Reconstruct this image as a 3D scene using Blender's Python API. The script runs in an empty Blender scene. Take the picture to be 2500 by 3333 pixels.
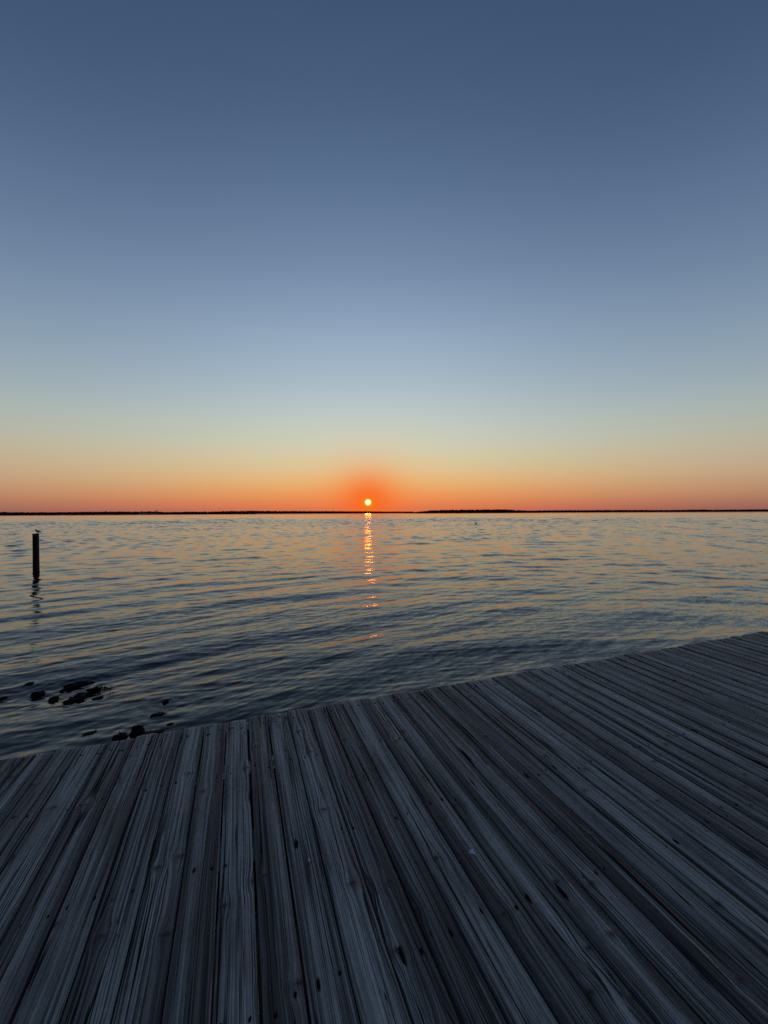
import bpy, bmesh, math, random
import numpy as np
from mathutils import Vector, Matrix

random.seed(7)
RNG = np.random.default_rng(11)
SC = bpy.context.scene
COL = SC.collection
R = math.radians

def lin(r, g, b):
    f = lambda c: (c / 255 / 12.92) if c / 255 <= 0.04045 else ((c / 255 + 0.055) / 1.055) ** 2.4
    return (f(r), f(g), f(b), 1.0)

# ------------------------------------------------------------------ camera
F_PX = 1270.0                       # focal length in photograph pixels (2500 x 3333)
CAM_Z = 2.46                        # metres above the water
PITCH, ROLL = R(0.135), R(0.27)
cam_d = bpy.data.cameras.new('camera')
cam_d.sensor_fit = 'VERTICAL'
cam_d.sensor_height = 36.0
cam_d.sensor_width = 27.0
cam_d.lens = 36.0 * F_PX / 3333.0
cam_d.clip_start = 0.05
cam_d.clip_end = 30000
cam = bpy.data.objects.new('camera', cam_d)
COL.objects.link(cam)
CAM_R = Matrix.Rotation(PITCH, 3, 'X') @ Matrix.Rotation(ROLL, 3, 'Y')     # maps x right, y forward, z up of the camera into the world
cam.matrix_world = Matrix.Translation((0, 0, CAM_Z)) @ (CAM_R @ Matrix.Rotation(R(90), 3, 'X')).to_4x4()
SC.camera = cam

def ray(px, py):
    return CAM_R @ Vector((px - 1250.0, F_PX, 1666.5 - py))

def on_water(px, py, z=0.0):
    d = ray(px, py)
    return Vector((0, 0, CAM_Z)) + d * ((z - CAM_Z) / d.z)

# ------------------------------------------------------------------ sky, sun, exposure
SUN_DIR = ray(1198, 1635).normalized()
SUN_AZ, SUN_EL = math.atan2(SUN_DIR.x, SUN_DIR.y), math.asin(SUN_DIR.z)

SC.view_settings.view_transform = 'Standard'
SC.view_settings.look = 'None'
SC.view_settings.exposure = 0.0
SC.view_settings.gamma = 1.0
SC.view_settings.use_curve_mapping = False
SC.cycles.use_denoising = False
SC.cycles.max_bounces = 6
SC.cycles.sample_clamp_indirect = 6.0

world = bpy.data.worlds.new("World")
SC.world = world
world.use_nodes = True
try:
    world.cycles.sampling_method = 'MANUAL'
    world.cycles.sample_map_resolution = 2048
except Exception:
    pass

class NT:
    """small helper for building node trees"""
    def __init__(self, tree):
        self.t = tree
        self.t.nodes.clear()
    def n(self, kind, **kw):
        nd = self.t.nodes.new(kind)
        for k, v in kw.items():
            setattr(nd, k, v)
        return nd
    def link(self, a, b):
        self.t.links.new(a, b)
    def put(self, sock, v):
        if hasattr(v, 'is_output') or isinstance(v, bpy.types.NodeSocket):
            self.link(v, sock)
        else:
            sock.default_value = v
    def m(self, op, a, b=None, c=None, clamp=False):
        nd = self.n('ShaderNodeMath', operation=op, use_clamp=clamp)
        self.put(nd.inputs[0], a)
        if b is not None: self.put(nd.inputs[1], b)
        if c is not None: self.put(nd.inputs[2], c)
        return nd.outputs[0]
    def v(self, op, a, b=None):
        nd = self.n('ShaderNodeVectorMath', operation=op)
        self.put(nd.inputs[0], a)
        if b is not None: self.put(nd.inputs[1], b)
        return nd.outputs['Value'] if op in ('DOT_PRODUCT', 'LENGTH', 'DISTANCE') else nd.outputs[0]
    def xyz(self, x, y, z):
        nd = self.n('ShaderNodeCombineXYZ')
        for s, q in zip(nd.inputs, (x, y, z)): self.put(s, q)
        return nd.outputs[0]
    def sep(self, vec):
        nd = self.n('ShaderNodeSeparateXYZ')
        self.link(vec, nd.inputs[0])
        return nd.outputs
    def noise(self, vec, scale=1.0, detail=2.0, rough=0.5, dims='3D', dist=0.0):
        nd = self.n('ShaderNodeTexNoise', noise_dimensions=dims)
        self.put(nd.inputs['Vector'], vec)
        nd.inputs['Scale'].default_value = scale
        nd.inputs['Detail'].default_value = detail
        nd.inputs['Roughness'].default_value = rough
        nd.inputs['Distortion'].default_value = dist
        return nd.outputs
    def smooth(self, x, a, b, c=0.0, d=1.0):
        nd = self.n('ShaderNodeMapRange', interpolation_type='SMOOTHSTEP')
        self.put(nd.inputs['Value'], x)
        for k, q in zip(('From Min', 'From Max', 'To Min', 'To Max'), (a, b, c, d)):
            self.put(nd.inputs[k], q)
        return nd.outputs[0]
    def mix(self, fac, a, b, mode='MIX'):
        nd = self.n('ShaderNodeMix', data_type='RGBA', blend_type=mode)
        nd.clamp_factor = True
        self.put(nd.inputs[0], fac)
        self.put(nd.inputs[6], a)
        self.put(nd.inputs[7], b)
        return nd.outputs[2]
    def ramp(self, fac, stops, interp='LINEAR'):
        nd = self.n('ShaderNodeValToRGB')
        cr = nd.color_ramp
        cr.interpolation = interp
        cr.elements[0].position, cr.elements[0].color = stops[0]
        cr.elements[1].position, cr.elements[1].color = stops[-1]
        for p, c in stops[1:-1]:
            e = cr.elements.new(p)
            e.color = c
        self.put(nd.inputs[0], fac)
        return nd.outputs[0]

w = NT(world.node_tree)
D = w.v('NORMALIZE', w.n('ShaderNodeTexCoord').outputs['Generated'])
dx, dy, dz = w.sep(D)
elev = w.m('MULTIPLY', w.m('ARCSINE', dz), 180 / math.pi)                       # degrees above the horizon
epos = w.m('DIVIDE', w.m('MAXIMUM', elev, 0.0), 90.0)
horiz = w.v('NORMALIZE', w.xyz(dx, dy, 0.0))
azdot = w.v('DOT_PRODUCT', horiz, (math.sin(SUN_AZ), math.cos(SUN_AZ), 0.0))
az = w.m('MULTIPLY', w.m('ARCCOSINE', azdot), 180 / math.pi)                     # degrees from the sun's bearing
NEAR = [(0.0, (212, 106, 80)), (0.9, (228, 122, 78)), (2.2, (238, 148, 84)), (3.6, (238, 170, 100)), (5.4, (231, 191, 132)),
        (7.6, (220, 203, 160)), (10.2, (207, 208, 184)), (14.2, (190, 201, 199)), (18.3, (170, 188, 202)),
        (24.2, (148, 169, 192)), (27.9, (133, 155, 182)), (31.2, (121, 143, 171)), (37.4, (99, 121, 152)),
        (42.7, (84, 106, 137)), (47.2, (73, 94, 125)), (52.8, (63, 84, 114)), (70, (52, 71, 100)), (90, (42, 60, 88))]
FAR = [(0.0, (112, 88, 90)), (0.8, (136, 103, 91)), (2.2, (166, 133, 109)), (4.6, (180, 163, 136)), (8.0, (174, 175, 160)),
       (11.8, (154, 170, 174)), (14.8, (140, 159, 172)), (20.6, (117, 140, 163)), (26, (98, 120, 149)), (33.3, (79, 100, 132)),
       (37.5, (68, 90, 122)), (43, (58, 79, 109)), (60, (46, 66, 96)), (90, (42, 60, 88))]
BACK = [(0.0, (62, 66, 84)), (4, (74, 76, 98)), (10, (92, 88, 110)), (18, (84, 88, 115)), (35, (58, 70, 98)), (60, (46, 62, 92)), (90, (42, 60, 90))]
tolin = lambda lst: [(e / 90.0, lin(*c)) for e, c in lst]
c_near = w.ramp(epos, tolin(NEAR), 'B_SPLINE')
c_far = w.ramp(epos, tolin(FAR), 'B_SPLINE')
c_back = w.ramp(epos, tolin(BACK), 'B_SPLINE')
sky = w.mix(w.m('SUBTRACT', 1.0, w.m('EXPONENT', w.m('MULTIPLY', w.m('SUBTRACT', 1.0, azdot), -5.0))), c_near, c_far)
sky = w.mix(w.smooth(az, 48.0, 150.0), sky, c_back)
ang = w.m('MULTIPLY', w.m('ARCCOSINE', w.v('DOT_PRODUCT', D, tuple(SUN_DIR))), 180 / math.pi)    # degrees from the sun
def gauss(x, s):
    q = w.m('DIVIDE', x, s)
    return w.m('EXPONENT', w.m('MULTIPLY', w.m('MULTIPLY', q, q), -1.0))
sky = w.mix(w.m('MULTIPLY', w.m('MULTIPLY', gauss(az, 20.0), gauss(elev, 3.4)), 0.12), sky, lin(250, 126, 52))
sky = w.mix(w.m('MULTIPLY', gauss(ang, 6.0), 0.45), sky, lin(250, 120, 50))
sky = w.mix(w.m('MULTIPLY', gauss(ang, 3.4), 0.78), sky, lin(249, 98, 14))
# the sun's own disc, softened at its rim by the air
disc = w.smooth(ang, 0.26, 0.60, 1.0, 0.0)
sky = w.mix(w.m('MULTIPLY', gauss(ang, 0.95), 0.6), sky, lin(255, 138, 22))
disc_c = w.ramp(disc, [(0.0, (0, 0, 0, 1)), (0.35, (0.8, 0.36, 0.02, 1)), (0.7, (1.3, 0.78, 0.08, 1)), (1.0, (1.7, 1.35, 1.02, 1))])
sky = w.mix(1.0, sky, disc_c, 'ADD')
bg = w.n('ShaderNodeBackground')
w.link(sky, bg.inputs['Color'])
bg.inputs['Strength'].default_value = 1.0
w.link(bg.outputs[0], w.n('ShaderNodeOutputWorld').inputs['Surface'])

sun_d = bpy.data.lights.new('sun', 'SUN')
sun_d.energy = 0.011
sun_d.angle = R(0.9)
sun_d.color = (1.0, 0.15, 0.006)
sun = bpy.data.objects.new('sun', sun_d)
COL.objects.link(sun)
sun.rotation_euler = SUN_DIR.to_track_quat('Z', 'Y').to_euler()

# ------------------------------------------------------------------ object helpers
def tag(o, label=None, cat=None, group=None, kind=None):
    for k, q in (('label', label), ('category', cat), ('group', group), ('kind', kind)):
        if q: o[k] = q
    return o

def empty(name, loc=(0, 0, 0), rot=(0, 0, 0)):
    o = bpy.data.objects.new(name, None)
    o.empty_display_size = 0.2
    o.location = loc
    o.rotation_euler = rot
    COL.objects.link(o)
    return o

def link_mesh(name, me, mat=None, parent=None):
    o = bpy.data.objects.new(name, me)
    if mat: me.materials.append(mat)
    COL.objects.link(o)
    if parent: o.parent = parent
    return o

def mesh_np(name, verts, quads, smooth=True):
    me = bpy.data.meshes.new(name)
    nv, nq = len(verts), len(quads)
    me.vertices.add(nv)
    me.vertices.foreach_set('co', np.asarray(verts, np.float32).ravel())
    me.loops.add(nq * 4)
    me.loops.foreach_set('vertex_index', np.asarray(quads, np.int32).ravel())
    me.polygons.add(nq)
    me.polygons.foreach_set('loop_start', np.arange(0, nq * 4, 4, dtype=np.int32))
    me.update(calc_edges=True)
    if smooth:
        me.polygons.foreach_set('use_smooth', np.ones(nq, bool))
    me.validate()
    return me

def bm_obj(name, bm, mat, parent=None, smooth=True):
    me = bpy.data.meshes.new(name)
    bm.normal_update()
    bm.to_mesh(me)
    bm.free()
    if smooth:
        for p in me.polygons: p.use_smooth = True
    return link_mesh(name, me, mat, parent)

def box(bm, x0, x1, y0, y1, z0, z1):
    vs = [bm.verts.new((x, y, z)) for z in (z0, z1) for x, y in ((x0, y0), (x1, y0), (x1, y1), (x0, y1))]
    for f in ((3, 2, 1, 0), (4, 5, 6, 7), (0, 1, 5, 4), (1, 2, 6, 5), (2, 3, 7, 6), (3, 0, 4, 7)):
        bm.faces.new([vs[i] for i in f])

def loft(bm, rings, cap=True):
    """rings: lists of points with the same count"""
    vr = [[bm.verts.new(p) for p in r] for r in rings]
    n = len(vr[0])
    for a, b in zip(vr, vr[1:]):
        for i in range(n):
            bm.faces.new((a[i], a[(i + 1) % n], b[(i + 1) % n], b[i]))
    if cap:
        bm.faces.new(vr[0][::-1])
        bm.faces.new(vr[-1])

def circle(c, rx, ry, n=16, z=0.0):
    return [(c[0] + rx * math.cos(2 * math.pi * i / n), c[1] + ry * math.sin(2 * math.pi * i / n), z) for i in range(n)]

def vnoise(x, y, seed=0):
    """smooth value noise, about -1..1, on numpy arrays"""
    xi, yi = np.floor(x).astype(np.int64), np.floor(y).astype(np.int64)
    fx, fy = x - xi, y - yi
    fx, fy = fx * fx * (3 - 2 * fx), fy * fy * (3 - 2 * fy)
    def h(a, b):
        q = (a * 374761393 + b * 668265263 + seed * 974634777) & 0xFFFFFFFF
        q = ((q ^ (q >> 13)) * 1274126177) & 0xFFFFFFFF
        return ((q ^ (q >> 16)) & 0xFFFF) / 32767.5 - 1.0
    return (h(xi, yi) * (1 - fx) + h(xi + 1, yi) * fx) * (1 - fy) + (h(xi, yi + 1) * (1 - fx) + h(xi + 1, yi + 1) * fx) * fy

def simple_mat(name, col_a, col_b, scale=6.0, rough=0.8, bump=0.0, spec=0.5, stretch=(1, 1, 1)):
    mat = bpy.data.materials.new(name)
    mat.use_nodes = True
    t = NT(mat.node_tree)
    co = t.v('MULTIPLY', t.n('ShaderNodeTexCoord').outputs['Object'], stretch)
    nz = t.noise(co, scale, 5.0, 0.6)
    p = t.n('ShaderNodeBsdfPrincipled')
    t.link(t.mix(t.smooth(nz[0], 0.35, 0.65), (*col_a, 1), (*col_b, 1)), p.inputs['Base Color'])
    p.inputs['Roughness'].default_value = rough
    p.inputs['Specular IOR Level'].default_value = spec
    if bump:
        b = t.n('ShaderNodeBump')
        b.inputs['Strength'].default_value = 1.0
        b.inputs['Distance'].default_value = bump
        t.link(nz[0], b.inputs['Height'])
        t.link(b.outputs[0], p.inputs['Normal'])
    t.link(p.outputs[0], t.n('ShaderNodeOutputMaterial').inputs['Surface'])
    return mat

# ------------------------------------------------------------------ the deck's frame, solved from its planks in the photograph
p_cam = Vector((774 - 1250, F_PX, 1666.5 - 1639)).normalized()            # planks run this way, out to the water
e_cam = Vector((4690 - 1250, F_PX, 1666.5 - 1694))
e_cam = (e_cam - p_cam * e_cam.dot(p_cam)).normalized()                    # the deck's outer edge runs this way
n_cam = e_cam.cross(p_cam).normalized()
DECK_H = 1.608
P_W, E_W, N_W = CAM_R @ p_cam, CAM_R @ e_cam, CAM_R @ n_cam
FOOT = Vector((0, 0, CAM_Z)) + CAM_R @ Vector((0, 0, -DECK_H))

def on_deck(px, py):
    """point of the deck plane seen at a pixel, as (s along the edge, v inwards from the edge)"""
    d = ray(px, py)
    o = Vector((0, 0, CAM_Z))
    t = (FOOT - o).dot(N_W) / d.dot(N_W)
    q = o + d * t - FOOT
    return q.dot(E_W), EDGE - q.dot(P_W)
EDGE = 0.0
EDGE = -on_deck(1250, 2264)[1]
DECK_M = Matrix((( E_W.x, -P_W.x, N_W.x), (E_W.y, -P_W.y, N_W.y), (E_W.z, -P_W.z, N_W.z)))   # deck x = s, y = v (inwards), z = up;  left-handed, so mirror below
DECK_O = FOOT + P_W * EDGE
def deck_pt(s, v, h=0.0):
    return DECK_O + E_W * s - P_W * v + N_W * h

# ------------------------------------------------------------------ water
# rocks awash: picture column, waterline row, width and height in photograph pixels, label, seed, extras
ROCKS = [
    (87, 2231, 29, 13, 'small round dark rock standing apart behind the humped rock at far left', 21, dict()),
    (120, 2258, 44, 25, 'dark humped rock in front of the small round one, left of the wedge shaped rock', 22, dict()),
    (170, 2273, 34, 18, 'small dark wedge shaped rock just left of the biggest rock', 23, dict()),
    (243, 2277, 76, 33, 'biggest thick dark rock, weed covered, in the middle of the cluster', 24, dict(lean=0.25)),
    (243, 2230, 92, 26, 'long low shaggy rock lying behind the biggest rock, farthest from the deck', 25, dict(lean=0.2, deep=0.4)),
    (302, 2246, 38, 20, 'dark peaked rock with a strand of weed trailing to its right', 26, dict()),
    (315, 2275, 36, 11, 'low flat rock to the right of the biggest rock', 27, dict()),
    (3, 2270, 26, 13, 'dark rock cut off by the left edge of the picture', 28, dict()),
    (508, 2336, 54, 17, 'lone flat oval rock out from the deck edge with bare water around it', 29, dict()),
    (443, 2396, 46, 38, 'tall dark peaked rock right beside the deck edge', 30, dict()),
    (480, 2402, 70, 22, 'olive weed covered rock leaning against the tall peaked rock at the deck edge', 31, dict(weed='olive')),
    (384, 2411, 42, 22, 'rounded mossy rock at the deck edge left of the tall peaked rock', 32, dict(weed='olive')),
    (537, 2290, 22, 11, 'tiny rock breaking the surface just beyond the lone flat oval rock', 33, dict()),
    (553, 2364, 20, 7, 'tiny rock barely awash right of the lone oval rock', 34, dict()),
    (280, 2398, 44, 13, 'low half sunken rock left of the mossy rock near the deck', 35, dict(lean=0.3)),
]
def water_height(x, y, spacing):
    z = np.zeros_like(x)
    rng = np.random.default_rng(5)
    def crest(ph, sharp):
        ph = ph + 0.60 * np.sin(ph)                 # waves lean shorewards: steep fronts, gentle backs
        return (np.exp(sharp * np.sin(ph)) - 1.0 - sharp * sharp / 4) / sharp
    def add(lam, amp, phase, env_s, k, sharp, lo=None):
        fade = np.clip((lam / spacing - 2.2) / 2.0, 0, 1)
        if lo is not None: fade = fade * np.clip((np.hypot(x, y) - lo[0]) / lo[1], 0, 1)
        rows = np.nonzero(fade.max(1) > 0)[0]
        if not len(rows): return
        sl = slice(rows[0], rows[-1] + 1)
        X, Y = x[sl], y[sl]
        env = 0.62 + 0.85 * vnoise(X / (env_s * lam) + k * 17.3, Y / (env_s * lam) - k * 9.1, k)
        z[sl] += amp * env * fade[sl] * crest(phase(X, Y) + 0.7 * vnoise(X / (3 * lam), Y / (3 * lam), 100 + k), sharp)
    # long waves that bend round the end of the deck: nearly circular crests
    for k in range(24):
        lam = 1.0 * (3.4 / 1.0) ** rng.random()
        cx, cy, p0 = 8.0 + rng.normal(0, 5.0), -10.0 + rng.normal(0, 4.0), rng.random() * 6.283
        if k % 2: cx, cy = cx + 40, cy - 49            # the swell from further out crosses as nearly straight crests
        kk = 2 * math.pi / lam
        add(lam, 0.0170 / kk, lambda X, Y: kk * np.hypot(X - cx, Y - cy) + p0, 5, k, 0.6)
    # short wind ripples
    for k in range(46):
        lam = 0.11 * (0.60 / 0.11) ** rng.random()
        th, p0 = R(118 + rng.normal(0, 20)), rng.random() * 6.283
        kk = 2 * math.pi / lam
        add(lam, 0.0130 / kk, lambda X, Y: kk * (X * math.cos(th) + Y * math.sin(th)) + p0, 6, 300 + k, 0.7)
    # the open bay: steeper wind chop, then longer waves
    for n_, l0, l1, slope, lo, k0 in ((30, 0.36, 1.25, 0.062, (9, 30), 600), (14, 1.4, 6.0, 0.044, (40, 110), 700), (12, 9.0, 50.0, 0.036, (200, 250), 800)):
        for k in range(n_):
            lam = l0 * (l1 / l0) ** rng.random()
            th, p0 = R(95 + rng.normal(0, 36)), rng.random() * 6.283
            kk = 2 * math.pi / lam
            add(lam, slope / kk, lambda X, Y: kk * (X * math.cos(th) + Y * math.sin(th)) + p0, 6, k0 + k, 0.5, lo)
    # wavelets thrown off by the rocks
    near = np.nonzero((spacing.min(1) < 0.07))[0]
    if len(near):
        sl = slice(near[0], near[-1] + 1)
        for i, q in enumerate(ROCKS):
            c = on_water(q[0], q[1])
            k_ = c.y / F_PX
            d = np.hypot(x[sl] - c.x, (y[sl] - c.y - q[2] * k_ * 0.25) * 1.3)
            r0 = q[2] * k_ * 0.45
            z[sl] += 0.0026 * np.sin((d - r0) * 38.0 + i) * np.exp(-np.abs(d - r0) / 0.22) * (0.7 + 0.6 * vnoise(x[sl] * 5, y[sl] * 5, 900 + i))
    return z

def build_water():
    f, h = F_PX * 768 / 2500, CAM_Z
    rs, r = [0.4], 0.4
    while r < 9000:
        px = r * r / (f * h)
        st = max(px / 3.0, 0.013) if r > 3.2 else 0.1
        st = min(st, 0.28) if r < 130 else min(st, 0.28 * (r / 130) ** 2.0)
        r += st
        rs.append(r)
    rs = np.array(rs)
    sp = np.gradient(rs)
    parts_v, parts_q, off = [], [], 0
    half = R(68)
    for a0, a1, n in ((-half, half, 1450), (half, 2 * math.pi - half, 260)):
        an = np.linspace(a0, a1, n)
        RR, AA = np.meshgrid(rs, an, indexing='ij')
        x, y = RR * np.sin(AA), RR * np.cos(AA)
        spacing = np.maximum(sp[:, None], RR * abs(an[1] - an[0]))
        z = water_height(x, y, spacing)
        parts_v.append(np.stack([x, y, z], -1).reshape(-1, 3))
        i = np.arange(len(rs) - 1)[:, None] * n + np.arange(n - 1)[None, :]
        parts_q.append(np.stack([i, i + n, i + n + 1, i + 1], -1).reshape(-1, 4)[:, ::-1] + off)
        off += len(rs) * n
    return mesh_np('water', np.concatenate(parts_v), np.concatenate(parts_q))

wm = bpy.data.materials.new('water')
wm.use_nodes = True
t = NT(wm.node_tree)
geo = t.n('ShaderNodeNewGeometry')
mp = t.n('ShaderNodeMapping')
mp.inputs['Rotation'].default_value = (0, 0, R(-24))
t.link(geo.outputs['Position'], mp.inputs['Vector'])
gust = t.smooth(t.noise(t.v('MULTIPLY', mp.outputs[0], (0.5, 1.0, 1.0)), 0.16, 3.0, 0.55)[0], 0.3, 0.7, 0.55, 1.3)
open_w = t.smooth(t.v('LENGTH', geo.outputs['Position']), 12.0, 60.0, 1.0, 0.70)     # the finest ripples lie near the shore
gust = t.m('MULTIPLY', gust, open_w)
acc = None
for sc3, amp, off in (((3.0, 8.0, 1), 0.14, (0, 0, 0)), ((10.0, 26.0, 1), 0.17, (5, 9, 2))):
    nz = t.noise(t.v('ADD', t.v('MULTIPLY', mp.outputs[0], sc3), off), 1.0, 2.0, 0.5)[1]
    c = t.v('MULTIPLY', t.v('SUBTRACT', nz, (0.5, 0.5, 0.5)), (amp * 1.25, amp, 0))
    acc = c if acc is None else t.v('ADD', acc, c)
sc_ = t.n('ShaderNodeVectorMath', operation='SCALE')
t.link(acc, sc_.inputs[0])
t.link(gust, sc_.inputs['Scale'])
nrm = t.v('NORMALIZE', t.v('ADD', geo.outputs['Normal'], sc_.outputs[0]))
p = t.n('ShaderNodeBsdfPrincipled')
p.inputs['Base Color'].default_value = (0.006, 0.011, 0.012, 1)
p.inputs['Roughness'].default_value = 0.06
p.inputs['IOR'].default_value = 1.333
t.link(nrm, p.inputs['Normal'])
t.link(p.outputs[0], t.n('ShaderNodeOutputMaterial').inputs['Surface'])
tag(link_mesh('water', build_water(), wm), kind='structure')

# ------------------------------------------------------------------ weathered timber of the deck
def deck_material():
    mat = bpy.data.materials.new('weathered_timber')
    mat.use_nodes = True
    t = NT(mat.node_tree)
    uv = t.n('ShaderNodeUVMap', uv_map='grain').outputs[0]              # metres across and along each board
    rnd = t.n('ShaderNodeAttribute', attribute_name='board_random').outputs['Fac']
    stain = t.n('ShaderNodeAttribute', attribute_name='stain').outputs['Fac']
    u0, v0, _ = t.sep(uv)
    v = t.m('ADD', v0, t.m('MULTIPLY', rnd, 61.0))
    uu = t.m('ADD', u0, t.m('MULTIPLY', rnd, 17.0))
    # knots: scattered points, the grain bends round them
    kc = t.xyz(t.m('MULTIPLY', uu, 9.0), t.m('MULTIPLY', v, 1.9), 0.0)
    vor = t.n('ShaderNodeTexVoronoi', voronoi_dimensions='2D', feature='F1')
    t.link(kc, vor.inputs['Vector'])
    vor.inputs['Scale'].default_value = 1.0
    vor.inputs['Randomness'].default_value = 0.9
    dlt = t.v('MULTIPLY', t.v('SUBTRACT', kc, vor.outputs['Position']), (1 / 9.0, 1 / 1.9, 0))
    ddx, ddy, _ = t.sep(dlt)
    has = t.smooth(t.sep(vor.outputs['Color'])[0], 0.38, 0.44)
    wob = t.noise(t.xyz(t.m('MULTIPLY', uu, 40.0), t.m('MULTIPLY', v, 25.0), 3.0), 1.0, 2.0)[0]
    e = t.v('LENGTH', t.xyz(ddx, t.m('MULTIPLY', ddy, 0.62), 0.0))
    e = t.m('MULTIPLY', e, t.m('ADD', 0.75, t.m('MULTIPLY', wob, 0.5)))
    e2 = t.v('LENGTH', t.xyz(t.m('MULTIPLY', ddx, 0.75), t.m('MULTIPLY', ddy, 1.25), 0.0))
    e2 = t.m('MULTIPLY', e2, t.m('ADD', 0.45, t.m('MULTIPLY', wob, 1.1)))
    def g(s, e=e):
        q = t.m('DIVIDE', e, s)
        return t.m('MULTIPLY', t.m('EXPONENT', t.m('MULTIPLY', t.m('MULTIPLY', q, q), -1.0)), has)
    gw, gk = g(0.036), g(0.011, e2)
    wander = t.m('MULTIPLY', t.m('SUBTRACT', t.noise(t.xyz(t.m('MULTIPLY', uu, 6.0), t.m('MULTIPLY', v, 1.1), 0.0), 1.0, 2.0)[0], 0.5), 0.016)
    wander2 = t.m('MULTIPLY', t.m('SUBTRACT', t.noise(t.xyz(t.m('MULTIPLY', uu, 30.0), t.m('MULTIPLY', v, 7.0), 5.0), 1.0, 2.0)[0], 0.5), 0.003)
    ug = t.m('SUBTRACT', t.m('ADD', t.m('ADD', uu, wander), wander2), t.m('MULTIPLY', ddx, t.m('MULTIPLY', gw, 0.68)))
    def streak(su, sv, z, detail=3.0, rough=0.55):
        return t.noise(t.xyz(t.m('MULTIPLY', ug, su), t.m('MULTIPLY', v, sv), z), 1.0, detail, rough)[0]
    broad = streak(17.0, 0.30, 0.0, 2.0)
    broad2 = streak(13.0, 0.45, 9.0, 2.0)
    mid = streak(150.0, 0.9, 1.0, 3.0)
    fine = streak(420.0, 3.0, 2.0, 3.0, 0.6)
    mott = t.noise(t.xyz(t.m('MULTIPLY', uu, 60.0), t.m('MULTIPLY', v, 30.0), 4.0), 1.0, 4.0, 0.65)[0]
    patch = t.noise(t.xyz(t.m('MULTIPLY', uu, 7.0), t.m('MULTIPLY', v, 2.0), 8.0), 1.0, 3.0, 0.55)[0]
    # long drying cracks: the contour lines of a stretched noise, broken up along their length
    def crack(su, sv, z, wd):
        c = t.m('ABSOLUTE', t.m('SUBTRACT', t.noise(t.xyz(t.m('MULTIPLY', ug, su), t.m('MULTIPLY', v, sv), z), 1.0, 1.5, 0.4)[0], 0.5))
        on = t.smooth(t.noise(t.xyz(t.m('MULTIPLY', uu, 12.0), t.m('MULTIPLY', v, 0.9), z + 3.0), 1.0, 2.0)[0], 0.30, 0.55)
        return t.smooth(t.m('DIVIDE', c, t.m('ADD', t.m('MULTIPLY', on, wd), 0.0004)), 0.5, 1.5, 1.0, 0.0)
    cr = t.m('MAXIMUM', crack(14.0, 0.20, 20.37, 0.0065), crack(34.0, 0.30, 31.61, 0.0085))
    cr = t.m('MULTIPLY', cr, t.m('SUBTRACT', 1.0, t.m('MULTIPLY', gw, 0.95)))
    cr2 = crack(80.0, 0.6, 41.43, 0.026)
    # colours of old salt-bleached softwood
    pale = (0.315, 0.330, 0.310, 1)
    dark = (0.041, 0.044, 0.042, 1)
    warm = (0.062, 0.053, 0.046, 1)
    bands = t.m('ADD', t.m('MULTIPLY', streak(85.0, 0.40, 14.3, 2.0), 0.6), t.m('MULTIPLY', streak(190.0, 0.6, 17.3, 2.0), 0.4))
    f1 = t.m('ADD', t.m('ADD', t.m('MULTIPLY', broad, 0.45), t.m('MULTIPLY', bands, 0.80)), t.m('ADD', t.m('MULTIPLY', broad2, 0.35), t.m('MULTIPLY', t.m('SUBTRACT', rnd, 0.5), 0.12)))
    crownp = t.m('DIVIDE', t.m('SUBTRACT', ug, t.m('ADD', t.m('MULTIPLY', rnd, 17.0), t.m('ADD', 0.050, t.m('MULTIPLY', t.m('FRACT', t.m('MULTIPLY', rnd, 91.7)), 0.040)))), 0.040)
    f1 = t.m('ADD', f1, t.m('SUBTRACT', t.m('MULTIPLY', t.m('EXPONENT', t.m('MULTIPLY', t.m('MULTIPLY', crownp, crownp), -1.0)), 0.12), 0.04))
    col = t.mix(t.smooth(f1, 0.66, 0.96), dark, pale)
    col = t.mix(t.m('MULTIPLY', t.smooth(patch, 0.45, 0.72), 0.55), col, warm)
    gr = t.m('ADD', t.m('MULTIPLY', mid, 1.2), t.m('MULTIPLY', fine, 0.8))
    mul = t.m('ADD', t.smooth(gr, 0.66, 1.12, 0.28, 1.22), t.m('MULTIPLY', t.m('SUBTRACT', mott, 0.5), 0.9))
    bm_ = t.m('MULTIPLY', mul, t.m('ADD', 0.82, t.m('MULTIPLY', t.m('FRACT', t.m('MULTIPLY', rnd, 37.3)), 0.36)))
    col = t.mix(1.0, col, t.xyz(bm_, bm_, bm_), 'MULTIPLY')
    rings = t.m('MULTIPLY', t.m('SINE', t.m('MULTIPLY', e2, 1100.0)), 0.6)
    kn = t.m('MULTIPLY', g(0.027, e2), t.m('ADD', 0.55, rings))
    col = t.mix(t.m('MULTIPLY', kn, 0.75, clamp=True), col, (0.028, 0.024, 0.022, 1))
    col = t.mix(t.m('MULTIPLY', gk, 0.8), col, (0.016, 0.013, 0.012, 1))
    col = t.mix(t.m('MULTIPLY', cr2, 0.75), col, (0.018, 0.018, 0.020, 1))
    col = t.mix(t.m('MULTIPLY', cr, 0.95), col, (0.006, 0.006, 0.007, 1))
    st = t.smooth(t.m('ADD', stain, t.m('MULTIPLY', t.m('ADD', t.m('SUBTRACT', fine, 0.5), t.m('SUBTRACT', mott, 0.5)), 1.3)), 0.38, 0.62)
    col = t.mix(st, col, (0.010, 0.0055, 0.0040, 1))
    p = t.n('ShaderNodeBsdfPrincipled')
    t.link(col, p.inputs['Base Color'])
    t.link(t.m('ADD', 0.45, t.m('MULTIPLY', mid, 0.30)), p.inputs['Roughness'])
    p.inputs['Sheen Weight'].default_value = 0.12
    p.inputs['Sheen Roughness'].default_value = 0.45
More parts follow.
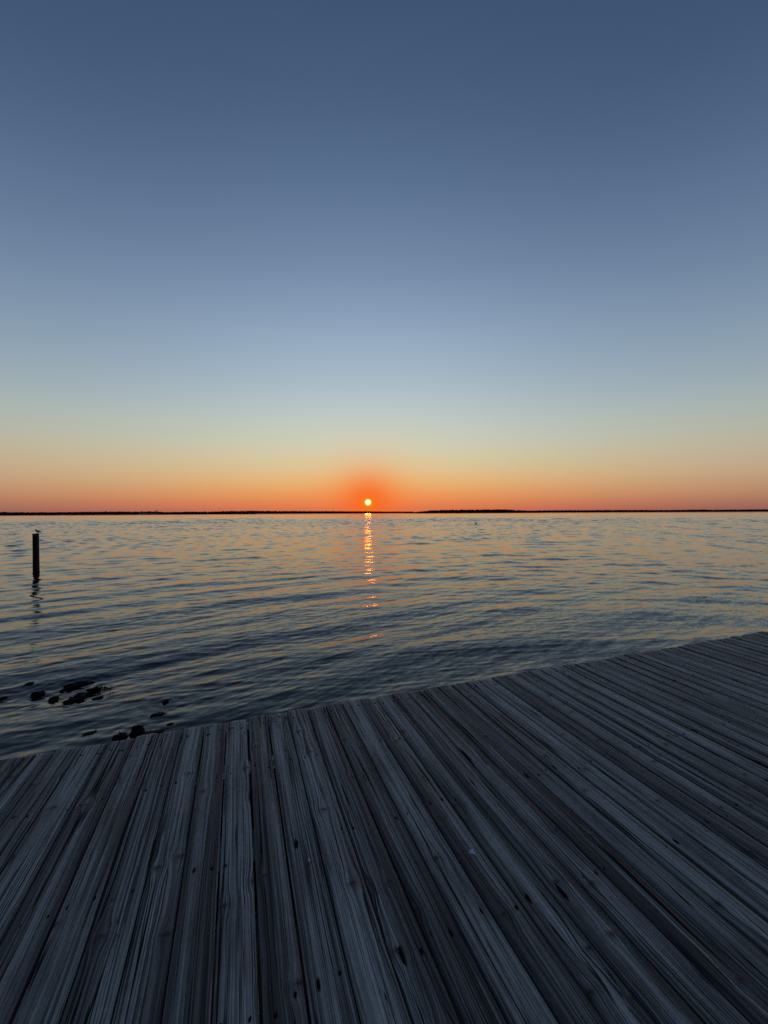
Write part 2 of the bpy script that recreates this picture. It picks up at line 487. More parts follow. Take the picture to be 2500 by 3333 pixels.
    # cracks, pores and stains swallow light instead of glancing it back
    dull = t.m('MAXIMUM', t.m('MAXIMUM', cr, st), t.m('MAXIMUM', t.m('MULTIPLY', cr2, 0.8), t.m('MULTIPLY', gk, 0.7)))
    t.link(t.m('MULTIPLY', t.m('SUBTRACT', 1.0, dull, clamp=True), t.smooth(gr, 0.70, 1.25, 0.10, 0.50)), p.inputs['Specular IOR Level'])
    ht = t.m('ADD', t.m('MULTIPLY', mid, 0.9), t.m('ADD', t.m('MULTIPLY', fine, 0.35), t.m('MULTIPLY', mott, 0.12)))
    ht = t.m('SUBTRACT', ht, t.m('ADD', t.m('MULTIPLY', cr, 1.2), t.m('MULTIPLY', cr2, 0.35)))
    ht = t.m('ADD', ht, t.m('MULTIPLY', g(0.022, e2), t.m('ADD', 1.6, t.m('MULTIPLY', rings, 0.9))))
    b = t.n('ShaderNodeBump')
    b.inputs['Strength'].default_value = 1.0
    b.inputs['Distance'].default_value = 0.0012
    t.link(ht, b.inputs['Height'])
    t.link(b.outputs[0], p.inputs['Normal'])
    t.link(p.outputs[0], t.n('ShaderNodeOutputMaterial').inputs['Surface'])
    return mat

M_DECK = deck_material()
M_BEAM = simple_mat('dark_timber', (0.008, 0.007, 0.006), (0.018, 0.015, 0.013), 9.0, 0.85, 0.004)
M_NAIL = simple_mat('rusty_iron', (0.006, 0.004, 0.003), (0.014, 0.007, 0.004), 300.0, 0.9, 0.0, 0.1)

# gaps between planks, read off the photograph
gaps_px = [(30, 3333), (192, 3333), (358, 3333), (524, 3333), (687, 3333), (851, 3333), (1013, 3333), (1177, 3333), (1344, 3333)]
gaps = [on_deck(*q)[0] for q in gaps_px]
PITCH_B = (gaps[-1] - gaps[0]) / (len(gaps) - 1)
while gaps[-1] < 11.0: gaps.append(gaps[-1] + PITCH_B * random.uniform(0.96, 1.04))
while gaps[0] > -8.0: gaps.insert(0, gaps[0] - PITCH_B * random.uniform(0.96, 1.04))

ROWS = [0.105, 0.60, 1.22, 1.80, 2.40, 3.00, 3.6, 4.2]
NAILS = []           # (s, v, height, stain size)

def build_boards():
    va = np.concatenate([np.arange(0, 3.4, 0.0115), np.arange(3.4, 6.01, 0.1)])
    nv = len(va)
    V, Q, UV, RN, ST = [], [], [], [], []
    off = 0
    for i, (g0, g1) in enumerate(zip(gaps, gaps[1:])):
        rng = np.random.default_rng(1000 + i)
        gap = rng.choice([0.0055, 0.0065, 0.0085, 0.012], p=[0.35, 0.3, 0.25, 0.10])
        s0, s1 = g0 + gap / 2, g1 - gap / 2
        wd = s1 - s0
        ncol = 25
        a = np.linspace(0, 1, ncol)
        a = 0.5 - 0.5 * np.cos(np.pi * a) * (0.35 + 0.65 * np.abs(np.cos(np.pi * a)) ** 0.0)
        a = 0.6 * np.linspace(0, 1, ncol) + 0.4 * (0.5 - 0.5 * np.cos(np.pi * np.linspace(0, 1, ncol)))
        A, VV = np.meshgrid(a, va)
        crown = rng.normal(0.0022, 0.0014)
        h = crown * (1 - (2 * A - 1) ** 2) + rng.normal(0, 0.0010) + (A - 0.5) * rng.normal(0, 0.0022)
        h += 0.0012 * vnoise(VV * 1.3 + i * 31.7, A * 1.5, 60) + 0.0006 * vnoise(VV * 5 + i * 11.7, A * 6, 61)
        edge = np.minimum(A, 1 - A) * wd
        h -= 0.0040 * np.exp(-(edge / 0.0045) ** 2)                                 # worn arrises
        h -= 0.0030 * np.exp(-(VV / 0.008) ** 2)
        s_side = vnoise(VV * 2.3 + i * 3.1, A * 0 + 0.5, 62) * 0.0012 + vnoise(VV * 14 + i * 5.3, A * 0.0 + 1.5, 63) * 0.0006
        S = s0 + A * wd + s_side
        ends = rng.normal(0, 0.008) + 0.0055 * vnoise(A * 9 + i * 13.1, A * 0 + 2.5, 64) + (A - 0.5) * rng.normal(0, 0.006)
        VR = VV + ends * np.exp(-VV / 0.05)
        stain = np.zeros_like(A)
        for j, rv in enumerate(ROWS):
            big = j in (2, 3)
            for uq in (0.22, 0.78):
                if rng.random() < (0.06 if j == 0 else 0.30): continue
                nu, nvv = uq + rng.normal(0, 0.045), rv + rng.normal(0, 0.014)
                cnt = 2 if (j == 0 and rng.random() < 0.45) else 1
                for q in range(cnt):
                    nu2 = nu + q * rng.choice([-0.09, 0.09])
                    nv2 = nvv + q * rng.normal(0, 0.012)
                    hh = crown * (1 - (2 * nu2 - 1) ** 2)
                    sz = rng.uniform(0.55, 1.15)
                    if big and rng.random() < 0.30: sz *= rng.uniform(1.3, 2.1)
                    NAILS.append((s0 + nu2 * wd, nv2, hh))
                    lu, lv = 0.0060 * sz ** 0.8, 0.0120 * sz ** 1.5
                    dv = VV - nv2 - 0.2 * lv
                    du = (A - nu2) * wd
                    stain = np.maximum(stain, 1.15 * np.exp(-((du / lu) ** 2 + (dv / lv) ** 2)))
        h -= 0.0018 * np.clip(stain, 0, 1)
        cols = []
        zt = h
        sv = np.stack([S, VR, zt], -1)
        left = np.stack([S[:, 0], VR[:, 0], np.full(nv, -0.036)], -1)[:, None, :]
        right = np.stack([S[:, -1], VR[:, -1], np.full(nv, -0.036)], -1)[:, None, :]
        grid = np.concatenate([left, sv, right], 1)
        n = ncol + 2
        u_ = np.concatenate([np.full((nv, 1), -0.03), A * wd, np.full((nv, 1), wd + 0.03)], 1)
        UV.append(np.stack([u_, np.broadcast_to(va[:, None], u_.shape)], -1).reshape(-1, 2))
        ST.append(np.concatenate([np.zeros((nv, 1)), stain, np.zeros((nv, 1))], 1).ravel())
        RN.append(np.full(nv * n, rng.random()))
        V.append(grid.reshape(-1, 3))
        ix = np.arange(nv - 1)[:, None] * n + np.arange(n - 1)[None, :]
        Q.append(np.stack([ix, ix + 1, ix + n + 1, ix + n], -1).reshape(-1, 4)[:, ::-1] + off)
        # the sawn outer end of the board
        eb = np.stack([grid[0, :, 0], grid[0, :, 1] + 0.001, np.full(n, -0.036)], -1)
        V.append(eb)
        UV.append(np.stack([u_[0], np.full(n, -0.036)], -1))
        ST.append(np.zeros(n)); RN.append(np.full(n, RN[-1][0]))
        k = np.arange(n - 1)
        Q.append(np.stack([k, off * 0 + k + nv * n, k + nv * n + 1, k + 1], -1)[:, ::-1] + off)
        off += nv * n + n
    V = np.concatenate(V)
    W = np.array(DECK_O)[None] + V[:, :1] * np.array(E_W)[None] - V[:, 1:2] * np.array(P_W)[None] + V[:, 2:3] * np.array(N_W)[None]
    Qa = np.concatenate(Q)
    me = mesh_np('deck_boards', W - np.array(DECK_O)[None], Qa[:, ::1])
    uvl = me.uv_layers.new(name='grain')
    li = np.empty(len(me.loops), np.int32)
    me.loops.foreach_get('vertex_index', li)
    uvl.data.foreach_set('uv', np.concatenate(UV)[li].astype(np.float32).ravel())
    for nm, arr in (('board_random', RN), ('stain', ST)):
        at = me.attributes.new(nm, 'FLOAT', 'POINT')
        at.data.foreach_set('value', np.concatenate(arr).astype(np.float32))
    return me

M_SOIL = simple_mat('dark_bank', (0.010, 0.009, 0.008), (0.028, 0.025, 0.021), 3.0, 0.95, 0.03)
bm = bmesh.new()
sv_ = [(-0.8, -1.6), (0.25, -1.15), (0.9, -0.78), (1.8, -0.55), (3.5, -0.40), (6.0, -0.25), (14.0, -0.15), (40.0, 0.1)]
gr_ = [[bm.verts.new(deck_pt(-30 + 2.0 * i, v_ + 0.25 * math.sin(i * 1.7), h_ + 0.05 * math.sin(i * 2.9 + v_ * 3))) for i in range(36)] for v_, h_ in sv_]
for a_, b_ in zip(gr_, gr_[1:]):
    for i in range(35): bm.faces.new((a_[i], b_[i], b_[i + 1], a_[i + 1])[::-1])
tag(bm_obj('shore_bank', bm, M_SOIL), kind='structure')

deck = empty('boardwalk', DECK_O)
tag(deck, 'weathered grey timber deck of long worn planks ending at the water', 'deck')
boards = link_mesh('deck_boards', build_boards(), M_DECK, deck)

DECK_ROT = Matrix((E_W, P_W, N_W)).transposed()      # right-handed: x along the edge, y out to the water, z up
def deck_part(name, bm, mat):
    bmesh.ops.transform(bm, matrix=DECK_ROT.to_4x4(), verts=bm.verts)
    return bm_obj(name, bm, mat, deck, smooth=False)
S0, S1 = gaps[0], gaps[-1]
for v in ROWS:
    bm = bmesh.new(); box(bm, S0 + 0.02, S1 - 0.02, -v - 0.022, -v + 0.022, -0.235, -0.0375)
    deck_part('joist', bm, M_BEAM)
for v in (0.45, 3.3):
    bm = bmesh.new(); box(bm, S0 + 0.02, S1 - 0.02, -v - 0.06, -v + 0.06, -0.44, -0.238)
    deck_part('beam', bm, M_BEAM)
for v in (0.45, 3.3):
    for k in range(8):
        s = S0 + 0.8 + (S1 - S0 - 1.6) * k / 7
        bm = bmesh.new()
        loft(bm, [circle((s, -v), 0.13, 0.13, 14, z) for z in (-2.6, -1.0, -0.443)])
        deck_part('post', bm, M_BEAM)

# nail heads: the hundred that show largest are parts, the others one mesh
def nail_mesh():
    bm = bmesh.new()
    loft(bm, [circle((0, 0), r, r, 10, z) for r, z in ((0.0034, -0.003), (0.0046, -0.0004), (0.0040, 0.0004), (0.0016, 0.0008))])
    bmesh.ops.transform(bm, matrix=DECK_ROT.to_4x4(), verts=bm.verts)
    me = bpy.data.meshes.new('nail')
    bm.to_mesh(me); bm.free()
    me.materials.append(M_NAIL)
    return me
nail_me = nail_mesh()
def seen_size(nl):
    q = CAM_R.transposed() @ (deck_pt(nl[0], nl[1]) - Vector((0, 0, CAM_Z)))
    if q.y < 0.3 or abs(q.x / q.y) > 0.985 or q.z / q.y < -1.312: return 0.0
    return 1.0 / q.length_squared
NAILS.sort(key=seen_size, reverse=True)
for s, v, h in NAILS[:100]:
    o = bpy.data.objects.new('nail', nail_me)
    COL.objects.link(o)
    o.parent = deck
    o.location = deck_pt(s, v, h - 0.0008) - DECK_O
bm = bmesh.new()
for s, v, h in NAILS[100:]:
    q = deck_pt(s, v, h - 0.0008) - DECK_O
    nv0 = len(bm.verts)
    bm.from_mesh(nail_me)
    bm.verts.ensure_lookup_table()
    bmesh.ops.translate(bm, vec=q, verts=bm.verts[nv0:])
tag(bm_obj('nail', bm, M_NAIL, deck), kind='stuff')

# ------------------------------------------------------------------ bird droppings on the planks
M_WHITE = simple_mat('chalky_white', (0.42, 0.46, 0.50), (0.62, 0.65, 0.68), 80.0, 0.9, 0.001)
def splat(px, py, size, label, seed):
    s, v = on_deck(px, py)
    rng = random.Random(seed)
    bm = bmesh.new()
    def blob(cx, cy, r, n=22):
        ph = [rng.uniform(0.55, 1.3) for _ in range(n)]
        ring = lambda k, z: [(cx + r * k * ph[i] * math.cos(6.2832 * i / n), cy + r * 1.25 * k * ph[i] * math.sin(6.2832 * i / n), z) for i in range(n)]
        loft(bm, [ring(1.0, -0.004), ring(0.95, 0.0008), ring(0.6, 0.0018), ring(0.2, 0.0024)])
    blob(0, 0, size)
    for _ in range(9 if size > 0.01 else 3):
        a, d = rng.uniform(0, 6.28), size * rng.uniform(1.1, 1.9)
        blob(d * math.cos(a), d * 1.2 * math.sin(a), size * rng.uniform(0.07, 0.2), 8)
    bmesh.ops.transform(bm, matrix=DECK_ROT.to_4x4(), verts=bm.verts)
    o = bm_obj('bird_dropping', bm, M_WHITE)
    o.location = deck_pt(s, v, 0.0035)
    tag(o, label, 'bird dropping', 'bird droppings on the planks')
splat(1538, 2775, 0.0135, 'white splat of bird dropping, the larger one, on a plank right of centre', 3)
splat(1006, 2801, 0.0055, 'tiny white fleck of bird dropping beside a long crack in a plank', 4)

# ------------------------------------------------------------------ piling and bird
M_PILE = simple_mat('tarred_wood', (0.004, 0.0038, 0.0035), (0.012, 0.010, 0.009), 7.0, 0.8, 0.006, stretch=(2, 2, 0.35))
M_PILETOP = simple_mat('bleached_end_grain', (0.10, 0.10, 0.10), (0.22, 0.21, 0.20), 25.0, 0.9, 0.004)
base = on_water(118, 1857)
D_PILE = base.length
top_z = CAM_Z + ray(118, 1737).z / math.hypot(*ray(118, 1737)[:2]) * math.hypot(base.x, base.y)
pile = empty('piling', (base.x, base.y, 0), (0, R(-0.5), 0))
tag(pile, 'round dark wooden piling standing in the water with a bird on top', 'piling')
bm = bmesh.new()
rp = 22.5 / 2 / F_PX * base.y * math.cos(math.atan2(base.x, base.y))
NP = 28
prof = [(-3.0, 1.06), (-0.3, 1.05), (0.0, 1.045), (0.15, 1.03), (0.5, 1.015), (1.0, 1.0), (top_z - 0.12, 0.99), (top_z - 0.03, 0.99)]
rr = [1 + random.uniform(-0.035, 0.035) for _ in range(NP)]
rings = []
for z, k in prof:
    rings.append([(rp * k * rr[i] * (1 + 0.012 * math.sin(z * 7 + i)) * math.cos(6.28319 * i / NP), rp * k * rr[i] * math.sin(6.28319 * i / NP), z) for i in range(NP)])
loft(bm, rings)
bm_obj('pole', bm, M_PILE, pile, smooth=True)
bm = bmesh.new()
rings = [[(rp * k * rr[i] * math.cos(6.28319 * i / NP), rp * k * rr[i] * math.sin(6.28319 * i / NP), top_z + z + (0.006 * math.sin(i * 2.3) if z > -0.02 else 0)) for i in range(NP)]
         for k, z in ((1.0, -0.028), (1.05, -0.022), (1.05, -0.004), (0.98, 0.004), (0.6, 0.006), (0.25, 0.004))]
loft(bm, rings)
bm_obj('cap', bm, M_PILETOP, pile)

M_BIRD = simple_mat('grey_plumage', (0.030, 0.032, 0.036), (0.055, 0.058, 0.062), 30.0, 0.8)
M_CAP = simple_mat('black_plumage', (0.006, 0.006, 0.007), (0.012, 0.012, 0.013), 30.0, 0.7)
M_BILL = simple_mat('dark_bill', (0.03, 0.012, 0.008), (0.05, 0.018, 0.010), 60.0, 0.5)
bk = base.y / F_PX                                   # metres per photograph pixel at the piling
bird = empty('bird', (base.x + 3.0 * bk, base.y, top_z + 0.006))
tag(bird, 'small dark tern with a black cap standing on the piling, facing left', 'bird')
# body spine, in photograph pixels relative to the feet (x right, z up), half height, half width
spine = [(-5.9, 11.3, 0.5, 0.5), (-5.3, 11.6, 1.5, 1.3), (-4.0, 11.8, 2.1, 1.7), (-2.8, 11.2, 2.0, 1.7), (-2.1, 9.6, 2.1, 1.8), (-1.2, 7.8, 2.9, 2.5),
         (0.6, 6.6, 3.2, 2.9), (3.0, 6.2, 2.8, 2.6), (6.0, 6.0, 2.0, 1.9), (9.0, 5.9, 1.25, 1.2), (12.0, 5.6, 0.9, 0.8), (15.4, 5.2, 0.4, 0.4)]
bm = bmesh.new()
rings = []
for i, (x, z, hh, hw) in enumerate(spine):
    a, b_ = spine[max(0, i - 1)], spine[min(len(spine) - 1, i + 1)]
    tx, tz = b_[0] - a[0], b_[1] - a[1]
    l = math.hypot(tx, tz)
    nx, nz = -tz / l, tx / l
    if i in (0, 1): nx, nz = 0, 1
    rings.append([((x + nx * hh * math.sin(q)) * bk, hw * math.cos(q) * bk, (z + nz * hh * math.sin(q)) * bk) for q in [6.28319 * j / 14 for j in range(14)]])
loft(bm, rings)
bmesh.ops.recalc_face_normals(bm, faces=bm.faces)
bo = bm_obj('body', bm, M_BIRD, bird)
sub = bo.modifiers.new('subsurf', 'SUBSURF'); sub.levels = sub.render_levels = 1
for sy in (-1, 1):                                   # folded wings reaching past the tail
    bm = bmesh.new()
    wing = [(-1.6, 8.6, 0.4), (0.4, 8.2, 1.7), (3.5, 7.3, 1.9), (7.5, 6.6, 1.4), (11.5, 6.0, 0.8), (16.2, 5.4, 0.15)]
    rings = []
    for x, z, hh in wing:
        yw = max(0.5, 2.75 - 0.16 * max(0, x)) * sy
        rings.append([((x) * bk, (yw + 0.45 * math.cos(q)) * bk, (z + hh * math.sin(q) * 0.9 - 0.2) * bk) for q in [6.28319 * j / 10 for j in range(10)]])
    loft(bm, rings)
    bmesh.ops.recalc_face_normals(bm, faces=bm.faces)
    bm_obj('wing', bm, M_BIRD, bird)
bm = bmesh.new()                                     # black cap over the crown
rings = []
for x, z, hh in ((-5.6, 12.2, 0.7), (-4.8, 12.6, 1.35), (-3.8, 12.6, 1.55), (-2.7, 12.1, 1.35), (-1.9, 11.2, 0.6)):
    rings.append([(x * bk, hh * 1.05 * math.cos(q) * bk, (z + hh * math.sin(q)) * bk) for q in [6.28319 * j / 10 for j in range(10)]])
loft(bm, rings)
bmesh.ops.recalc_face_normals(bm, faces=bm.faces)
bm_obj('crown', bm, M_CAP, bird)
bm = bmesh.new()
rings = [[(x * bk, r * math.cos(q) * bk, (z + r * math.sin(q)) * bk) for q in [6.28319 * j / 8 for j in range(8)]] for x, z, r in ((-5.2, 11.5, 0.75), (-7.2, 11.6, 0.55), (-9.6, 11.35, 0.12))]
loft(bm, rings)
bmesh.ops.recalc_face_normals(bm, faces=bm.faces)
bm_obj('beak', bm, M_BILL, bird)
for sy in (-1, 1):
    bm = bmesh.new()
    loft(bm, [circle((0.3 * bk, sy * 0.9 * bk), 0.3 * bk, 0.3 * bk, 8, z * bk) for z in (0.0, 2.0, 4.4)])
    loft(bm, [circle((x * bk, sy * 0.9 * bk), 0.25 * bk, 0.6 * bk, 8, z * bk) for x, z in ((-0.5, -0.15), (-0.3, 0.12), (-0.2, 0.3))])
    bm_obj('leg', bm, M_BILL, bird)

# ------------------------------------------------------------------ rocks with seaweed in the shallows
M_ROCK = simple_mat('wet_rock', (0.005, 0.005, 0.005), (0.013, 0.012, 0.011), 9.0, 0.8, 0.02, 0.2)
M_WEED = simple_mat('rockweed', (0.004, 0.004, 0.003), (0.010, 0.009, 0.005), 14.0, 0.8, 0.004, 0.2)
M_WEED2 = simple_mat('olive_rockweed', (0.020, 0.017, 0.007), (0.050, 0.038, 0.014), 14.0, 0.8, 0.004, 0.2)

def frond(bm, pt, nrm, ln, wd, rng, sag):
    tdir = Vector((rng.gauss(0, 1), rng.gauss(0, 1), rng.gauss(0, 0.4)))
    tdir = (tdir - nrm * tdir.dot(nrm)).normalized()
    side = nrm.cross(tdir).normalized()
    prev = None
    d = (nrm * rng.uniform(0.25, 0.8) + tdir).normalized()
    q = pt.copy()
    for k in range(5):
        wk = wd * (1.0, 1.15, 1.0, 0.75, 0.3)[k] * 0.5
        lo, hi = bm.verts.new(q - side * wk), bm.verts.new(q + side * wk)
        top = bm.verts.new(q + d.cross(side) * wk * -0.5)
        if prev:
            for a, b in ((0, 1), (1, 2), (2, 0)):
                bm.faces.new((prev[a], prev[b], (lo, top, hi)[b], (lo, top, hi)[a]))
        prev = (lo, top, hi)
        q = q + d * (ln / 4)
        d = (d + Vector((rng.gauss(0, 0.15), rng.gauss(0, 0.15), -sag))).normalized()

def rock(px, py, wpx, hpx, label, seed, lean=0.0, weed=None, deep=0.6):
    c = on_water(px, py)
    k = (c - Vector((0, 0, CAM_Z))).length / math.sqrt(F_PX ** 2 + (px - 1250) ** 2 + (py - 1666.5) ** 2)
    wd, ht = wpx * k, hpx * k / max(0.45, math.cos(math.atan2(CAM_Z, c.length)))
    wd *= 0.86
    ht = max(0.12 * wd, 0.85 * ht - 0.34 * wd * deep)
    rng = random.Random(seed)
    one = lambda q: np.array([[q]])
    z0 = float(water_height(one(c.x), one(c.y + wd * deep * 0.35), one(0.02))[0, 0])          # the water stands this high here
    root = empty('rock', (c.x, c.y + wd * deep * 0.35, z0), (0, 0, math.atan2(-c.x, c.y) + lean))
    tag(root, label, 'rock', 'rocks awash in the shallows')
    bm = bmesh.new()
    bmesh.ops.create_icosphere(bm, subdivisions=4, radius=1.0)
    co = np.array([v.co for v in bm.verts])
    o1, o2 = rng.uniform(0, 50), rng.uniform(0, 50)
    n1 = vnoise(co[:, 0] * 1.4 + o1, co[:, 1] * 1.4 + co[:, 2] * 1.7 + o2, seed)
    n2 = vnoise(co[:, 0] * 3.1 + o2, co[:, 1] * 3.1 - co[:, 2] * 2.9 + o1, seed + 1)
    n3 = vnoise(co[:, 0] * 8 + o1, co[:, 1] * 8 + co[:, 2] * 7, seed + 2)
    sc = 1 + 0.34 * n1 + 0.20 * n2 + 0.09 * n3
    co = co * sc[:, None]
    co[:, 2] += 0.18 * co[:, 0] * rng.choice((-1, 1))
    zs = np.where(co[:, 2] > 0, co[:, 2] / co[:, 2].max() * ht, co[:, 2] * 0.22)
    for v, q, z in zip(bm.verts, co, zs):
        fl = 1.0 + max(0.0, -q[2]) * 0.8                # broader under water
        v.co = (q[0] * wd * 0.5 * fl, q[1] * wd * 0.5 * deep * fl, z)
    bm.normal_update()
    spots = [(v.co.copy(), v.normal.copy()) for v in bm.verts if v.co.z > -0.01]
    bm_obj('stone', bm, M_ROCK, root)
    bm = bmesh.new()
    for _ in range(int(70 + 500 * wd)):
        q, n = rng.choice(spots)
        frond(bm, q - n * 0.004, n, rng.uniform(0.015, 0.038), rng.uniform(0.005, 0.010), rng, 0.5)
    bm_obj('seaweed', bm, weed or M_WEED, root)

for px_, py_, w_, h_, label_, seed_, kw_ in ROCKS:
    rock(px_, py_, w_, h_, label_, seed_, **{k: (M_WEED2 if q == 'olive' else q) for k, q in kw_.items()})

# a strand of floating weed
rng = random.Random(50)
c0 = on_water(340, 2244)
bm = bmesh.new()
for _ in range(70):
    a = rng.uniform(-0.12, 0.12)
    frond(bm, Vector((a, rng.gauss(0, 0.012), 0.012 + rng.uniform(0, 0.012))), Vector((0, 0, 1)), rng.uniform(0.03, 0.08), rng.uniform(0.006, 0.012), rng, 0.5)
o = bm_obj('seaweed', bm, M_WEED)
o.location = (c0.x, c0.y, 0.0)
tag(o, 'thin dark strand of seaweed floating to the right of the peaked rock', 'seaweed')

# ------------------------------------------------------------------ buoys
M_BUOY = simple_mat('dark_buoy_paint', (0.012, 0.011, 0.010), (0.030, 0.024, 0.018), 8.0, 0.6)
def buoy(px, py, wpx, hpx, label):
    c = on_water(px, py)
    k = c.y / F_PX
    root = empty('buoy', (c.x, c.y, 0))
    tag(root, label, 'buoy', 'dark buoys on the open water')
    r, h = wpx * k / 2, hpx * k
    bm = bmesh.new()
    loft(bm, [circle((0, 0), r * a, r * a, 18, h * b) for a, b in ((0.6, -0.6), (0.95, -0.3), (1.0, 0.0), (1.0, 0.35), (0.97, 0.6), (0.82, 0.8), (0.5, 0.92), (0.15, 0.96))])
    bm_obj('float', bm, M_BUOY, root)
    bm = bmesh.new()
    loft(bm, [circle((0, 0), r * a, r * a, 10, h * b) for a, b in ((0.13, 0.90), (0.13, 1.02), (0.22, 1.03), (0.2, 1.10))])
    bm_obj('eye', bm, M_BUOY, root)
buoy(1549, 1707, 5.2, 5.6, 'dark round-topped buoy floating right of the sun glitter, the nearer one')
buoy(1335, 1693.0, 3.8, 4.0, 'smaller dark buoy farther off, between the sun glitter and the nearer buoy')
buoy(1201, 1675.0, 4.4, 3.8, 'tiny dark buoy under the sun, almost at the far shore')

# ------------------------------------------------------------------ the far shore
M_LAND = simple_mat('shore_sand', (0.030, 0.027, 0.024), (0.060, 0.052, 0.045), 0.02, 0.9)
M_WOOD = simple_mat('dark_foliage', (0.010, 0.012, 0.009), (0.026, 0.028, 0.018), 0.15, 0.9)
M_HOUSE = simple_mat('grey_siding', (0.22, 0.22, 0.23), (0.30, 0.30, 0.31), 0.2, 0.8)
M_ROOF = simple_mat('dark_roof', (0.020, 0.018, 0.017), (0.04, 0.036, 0.032), 0.4, 0.8)
M_STEEL = simple_mat('grey_steel', (0.05, 0.05, 0.05), (0.08, 0.08, 0.08), 0.4, 0.6)

def bearing(px):
    d = ray(px, 1671)
    return math.atan2(d.x, d.y)
def at_dist(px, dist):
    a = bearing(px)
    return Vector((math.sin(a) * dist, math.cos(a) * dist, 0))

def wood(px0, px1, dist, prof, name_label, seed, depth=60):
    """prof: [(px, height in photograph px above the waterline)]"""
    rng = random.Random(seed)
    xs, hs = zip(*prof)
    # bank of land under the trees, stepping out of the water
    n = 60
    bm = bmesh.new()
    rings = []
    for i in range(n + 1):
        px = px0 + (px1 - px0) * i / n
        a = bearing(px)
        u = Vector((math.sin(a), math.cos(a), 0))
        dd = dist + 14 * math.sin(i * 0.9 + seed) + 9 * math.sin(i * 2.3)
        rings.append([u * (dd - 16) + Vector((0, 0, -1.0)), u * (dd - 6) + Vector((0, 0, 0.7)), u * (dd + 40) + Vector((0, 0, 1.8)), u * (dd + depth + 150) + Vector((0, 0, 2.4)), u * (dd + depth + 170) + Vector((0, 0, -1.0))])
    loft(bm, [[tuple(q) for q in r] for r in rings])
    bmesh.ops.recalc_face_normals(bm, faces=bm.faces)
    tag(bm_obj('shore_land', bm, M_LAND, smooth=False), kind='structure')
    # crowns
    base_bm = bmesh.new()
    bmesh.ops.create_icosphere(base_bm, subdivisions=2, radius=1.0)
    bv = np.array([v.co for v in base_bm.verts])
    bf = np.array([[v.index for v in f.verts] for f in base_bm.faces])
    base_bm.free()
    V, Fc, off = [], [], 0
    wpx = (px1 - px0) / F_PX * dist
    cnt = int(wpx / 1.1)
    nprng = np.random.default_rng(seed)
    for i in range(cnt):
        px = rng.uniform(px0, px1)
        dd = dist + rng.uniform(0, depth)
        ck = math.cos(bearing(px))
        hm = np.interp(px, xs, hs) / F_PX * dist * ck * 1.10
        top = hm * (rng.uniform(0.74, 0.96) if rng.random() < 0.97 else rng.uniform(0.96, 1.05))
        r = rng.uniform(4.0, 8.5)
        zc = top * 0.45
        sh = 1 + 0.25 * nprng.standard_normal(len(bv))[:, None] * 0.35
        q = bv * sh * np.array([r, r, top * 0.55])
        p0 = at_dist(px, dd)
        V.append(q + np.array([p0.x, p0.y, zc + 0.3]))
        Fc.append(bf + off)
        off += len(bv)
    V, Fc = np.concatenate(V), np.concatenate(Fc)
    me = bpy.data.meshes.new('woods')
    me.vertices.add(len(V)); me.vertices.foreach_set('co', V.astype(np.float32).ravel())
    me.loops.add(len(Fc) * 3); me.loops.foreach_set('vertex_index', Fc.astype(np.int32).ravel())
    me.polygons.add(len(Fc)); me.polygons.foreach_set('loop_start', np.arange(0, len(Fc) * 3, 3, dtype=np.int32))
    me.update(calc_edges=True)
    o = link_mesh('woods', me, M_WOOD)
    tag(o, name_label, 'woods', kind='stuff')

wood(-2600, 830, 2000, [(-2600, 12), (-500, 10), (0, 10.5), (12, 11), (25, 9.6), (120, 9), (250, 9.3), (300, 10), (440, 9.6), (500, 10), (540, 7.8), (620, 8.4), (700, 8.4), (726, 10), (760, 10), (830, 9.3)],
     'dark low wood along the far shore on the left', 3)
wood(800, 1345, 3600, [(800, 9.6), (900, 8.6), (1000, 7.8), (1100, 7.2), (1200, 6.2), (1260, 5.2), (1345, 4.8)],
     'thin strip of far wood low under the sun', 4, 80)
wood(1318, 1760, 1900, [(1318, 1.5), (1375, 6.0), (1400, 8.8), (1450, 10), (1540, 11), (1600, 11), (1650, 11), (1690, 8.8), (1725, 6.8), (1760, 6.4)],
     'dark wooded headland rising right of the sun', 5, 70)
wood(1725, 5200, 2600, [(1725, 6.4), (1780, 7.2), (1900, 7.0), (2000, 7.4), (2150, 6.4), (2240, 6.8), (2280, 7.6), (2320, 6.4), (2400, 7.0), (2500, 7.4), (3000, 7.4), (5200, 8)],
     'long level line of dark wood on the far shore at right', 6, 60)

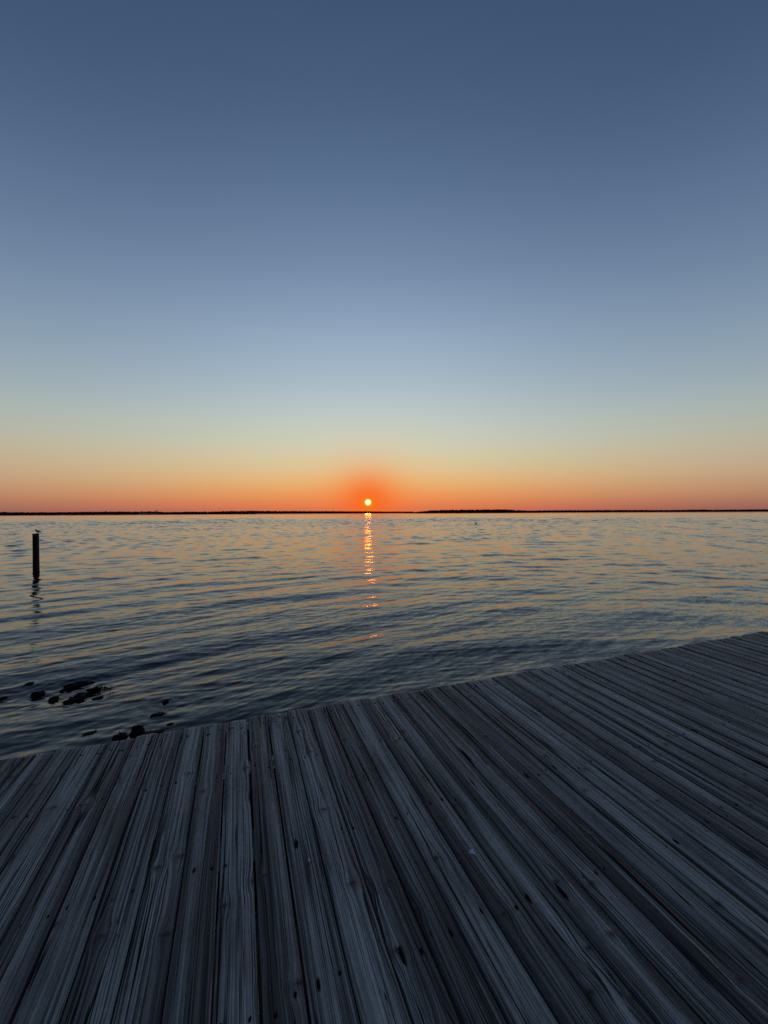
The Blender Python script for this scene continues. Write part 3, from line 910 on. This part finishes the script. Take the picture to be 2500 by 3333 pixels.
def house(px0, px1, dist, hpx, label):
    a, b = at_dist(px0, dist), at_dist(px1, dist)
    m = (a + b) / 2
    L, H = (b - a).length, hpx / F_PX * dist * math.cos(bearing(px0))
    root = empty('house', (m.x, m.y, 1.5), (0, 0, math.atan2(b.y - a.y, b.x - a.x)))
    tag(root, label, 'house', 'grey buildings on the far shore')
    bm = bmesh.new(); box(bm, -L / 2, L / 2, -7, 7, -2, H * 0.72)
    bm_obj('wall', bm, M_HOUSE, root, smooth=False)
    bm = bmesh.new()
    z0, z1 = H * 0.724, H * 1.05
    vs = [bm.verts.new(q) for q in ((-L / 2 - .5, -7.6, z0), (L / 2 + .5, -7.6, z0), (L / 2 + .5, 7.6, z0), (-L / 2 - .5, 7.6, z0), (-L / 2 + 3, 0, z1), (L / 2 - 3, 0, z1))]
    for f in ((3, 2, 1, 0), (0, 1, 5, 4), (2, 3, 4, 5), (1, 2, 5), (3, 0, 4)): bm.faces.new([vs[i] for i in f])
    bm_obj('roof', bm, M_ROOF, root, smooth=False)
    for k in range(6):
        x = -L / 2 + L * (k + 0.5) / 6
        bm = bmesh.new(); box(bm, x - 0.9, x + 0.9, -7.06, -7.003, H * 0.25, H * 0.5)
        bm_obj('window', bm, M_ROOF, root, smooth=False)
house(450, 481, 1975, 5.0, 'low grey building on the far left shore, the left one of the pair')
house(485, 515, 1975, 5.0, 'low grey building on the far left shore beneath the water tower')

c = at_dist(511, 2030)
wt = empty('water_tower', (c.x, c.y, 1.5))
tag(wt, 'tiny dark water tower rising over the trees on the far left shore', 'water tower')
H = 13.6 / F_PX * 2030 * math.cos(bearing(511))
bm = bmesh.new()
loft(bm, [circle((0, 0), r, r, 16, H * z) for r, z in ((1.0, 0.79), (2.4, 0.82), (3.0, 0.86), (3.0, 0.93), (2.2, 0.98), (0.6, 1.0))])
bm_obj('tank', bm, M_ROOF, wt)
bm = bmesh.new()
loft(bm, [circle((0, 0), r, r, 12, H * z) for r, z in ((1.6, -0.05), (1.0, 0.1), (0.9, 0.788))])
bm_obj('column', bm, M_ROOF, wt)

c = at_dist(714, 2040)
ms = empty('radio_mast', (c.x, c.y, 1.5))
tag(ms, 'thin faint radio mast above the trees on the far left shore', 'mast')
H = 19.5 / F_PX * 2040 * math.cos(bearing(714))
bm = bmesh.new()
for q in range(3):
    a = q * 2.094
    loft(bm, [circle((0.7 * (1 - 0.6 * z) * math.cos(a), 0.7 * (1 - 0.6 * z) * math.sin(a)), 0.10, 0.10, 6, H * z) for z in (-0.05, 0.5, 1.0)])
for k in range(16):
    z = H * k / 16
    rr_ = 0.7 * (1 - 0.6 * k / 16)
    pts = [Vector((rr_ * math.cos(q * 2.094), rr_ * math.sin(q * 2.094), z)) for q in range(3)]
    for q in range(3):
        a, b = pts[q], pts[(q + 1) % 3] + Vector((0, 0, H / 16))
        loft(bm, [[tuple(e + Vector(o)) for o in ((.05, 0, 0), (0, .05, 0), (-.05, 0, 0), (0, -.05, 0))] for e in (a, b)])
bm_obj('lattice', bm, M_STEEL, ms)
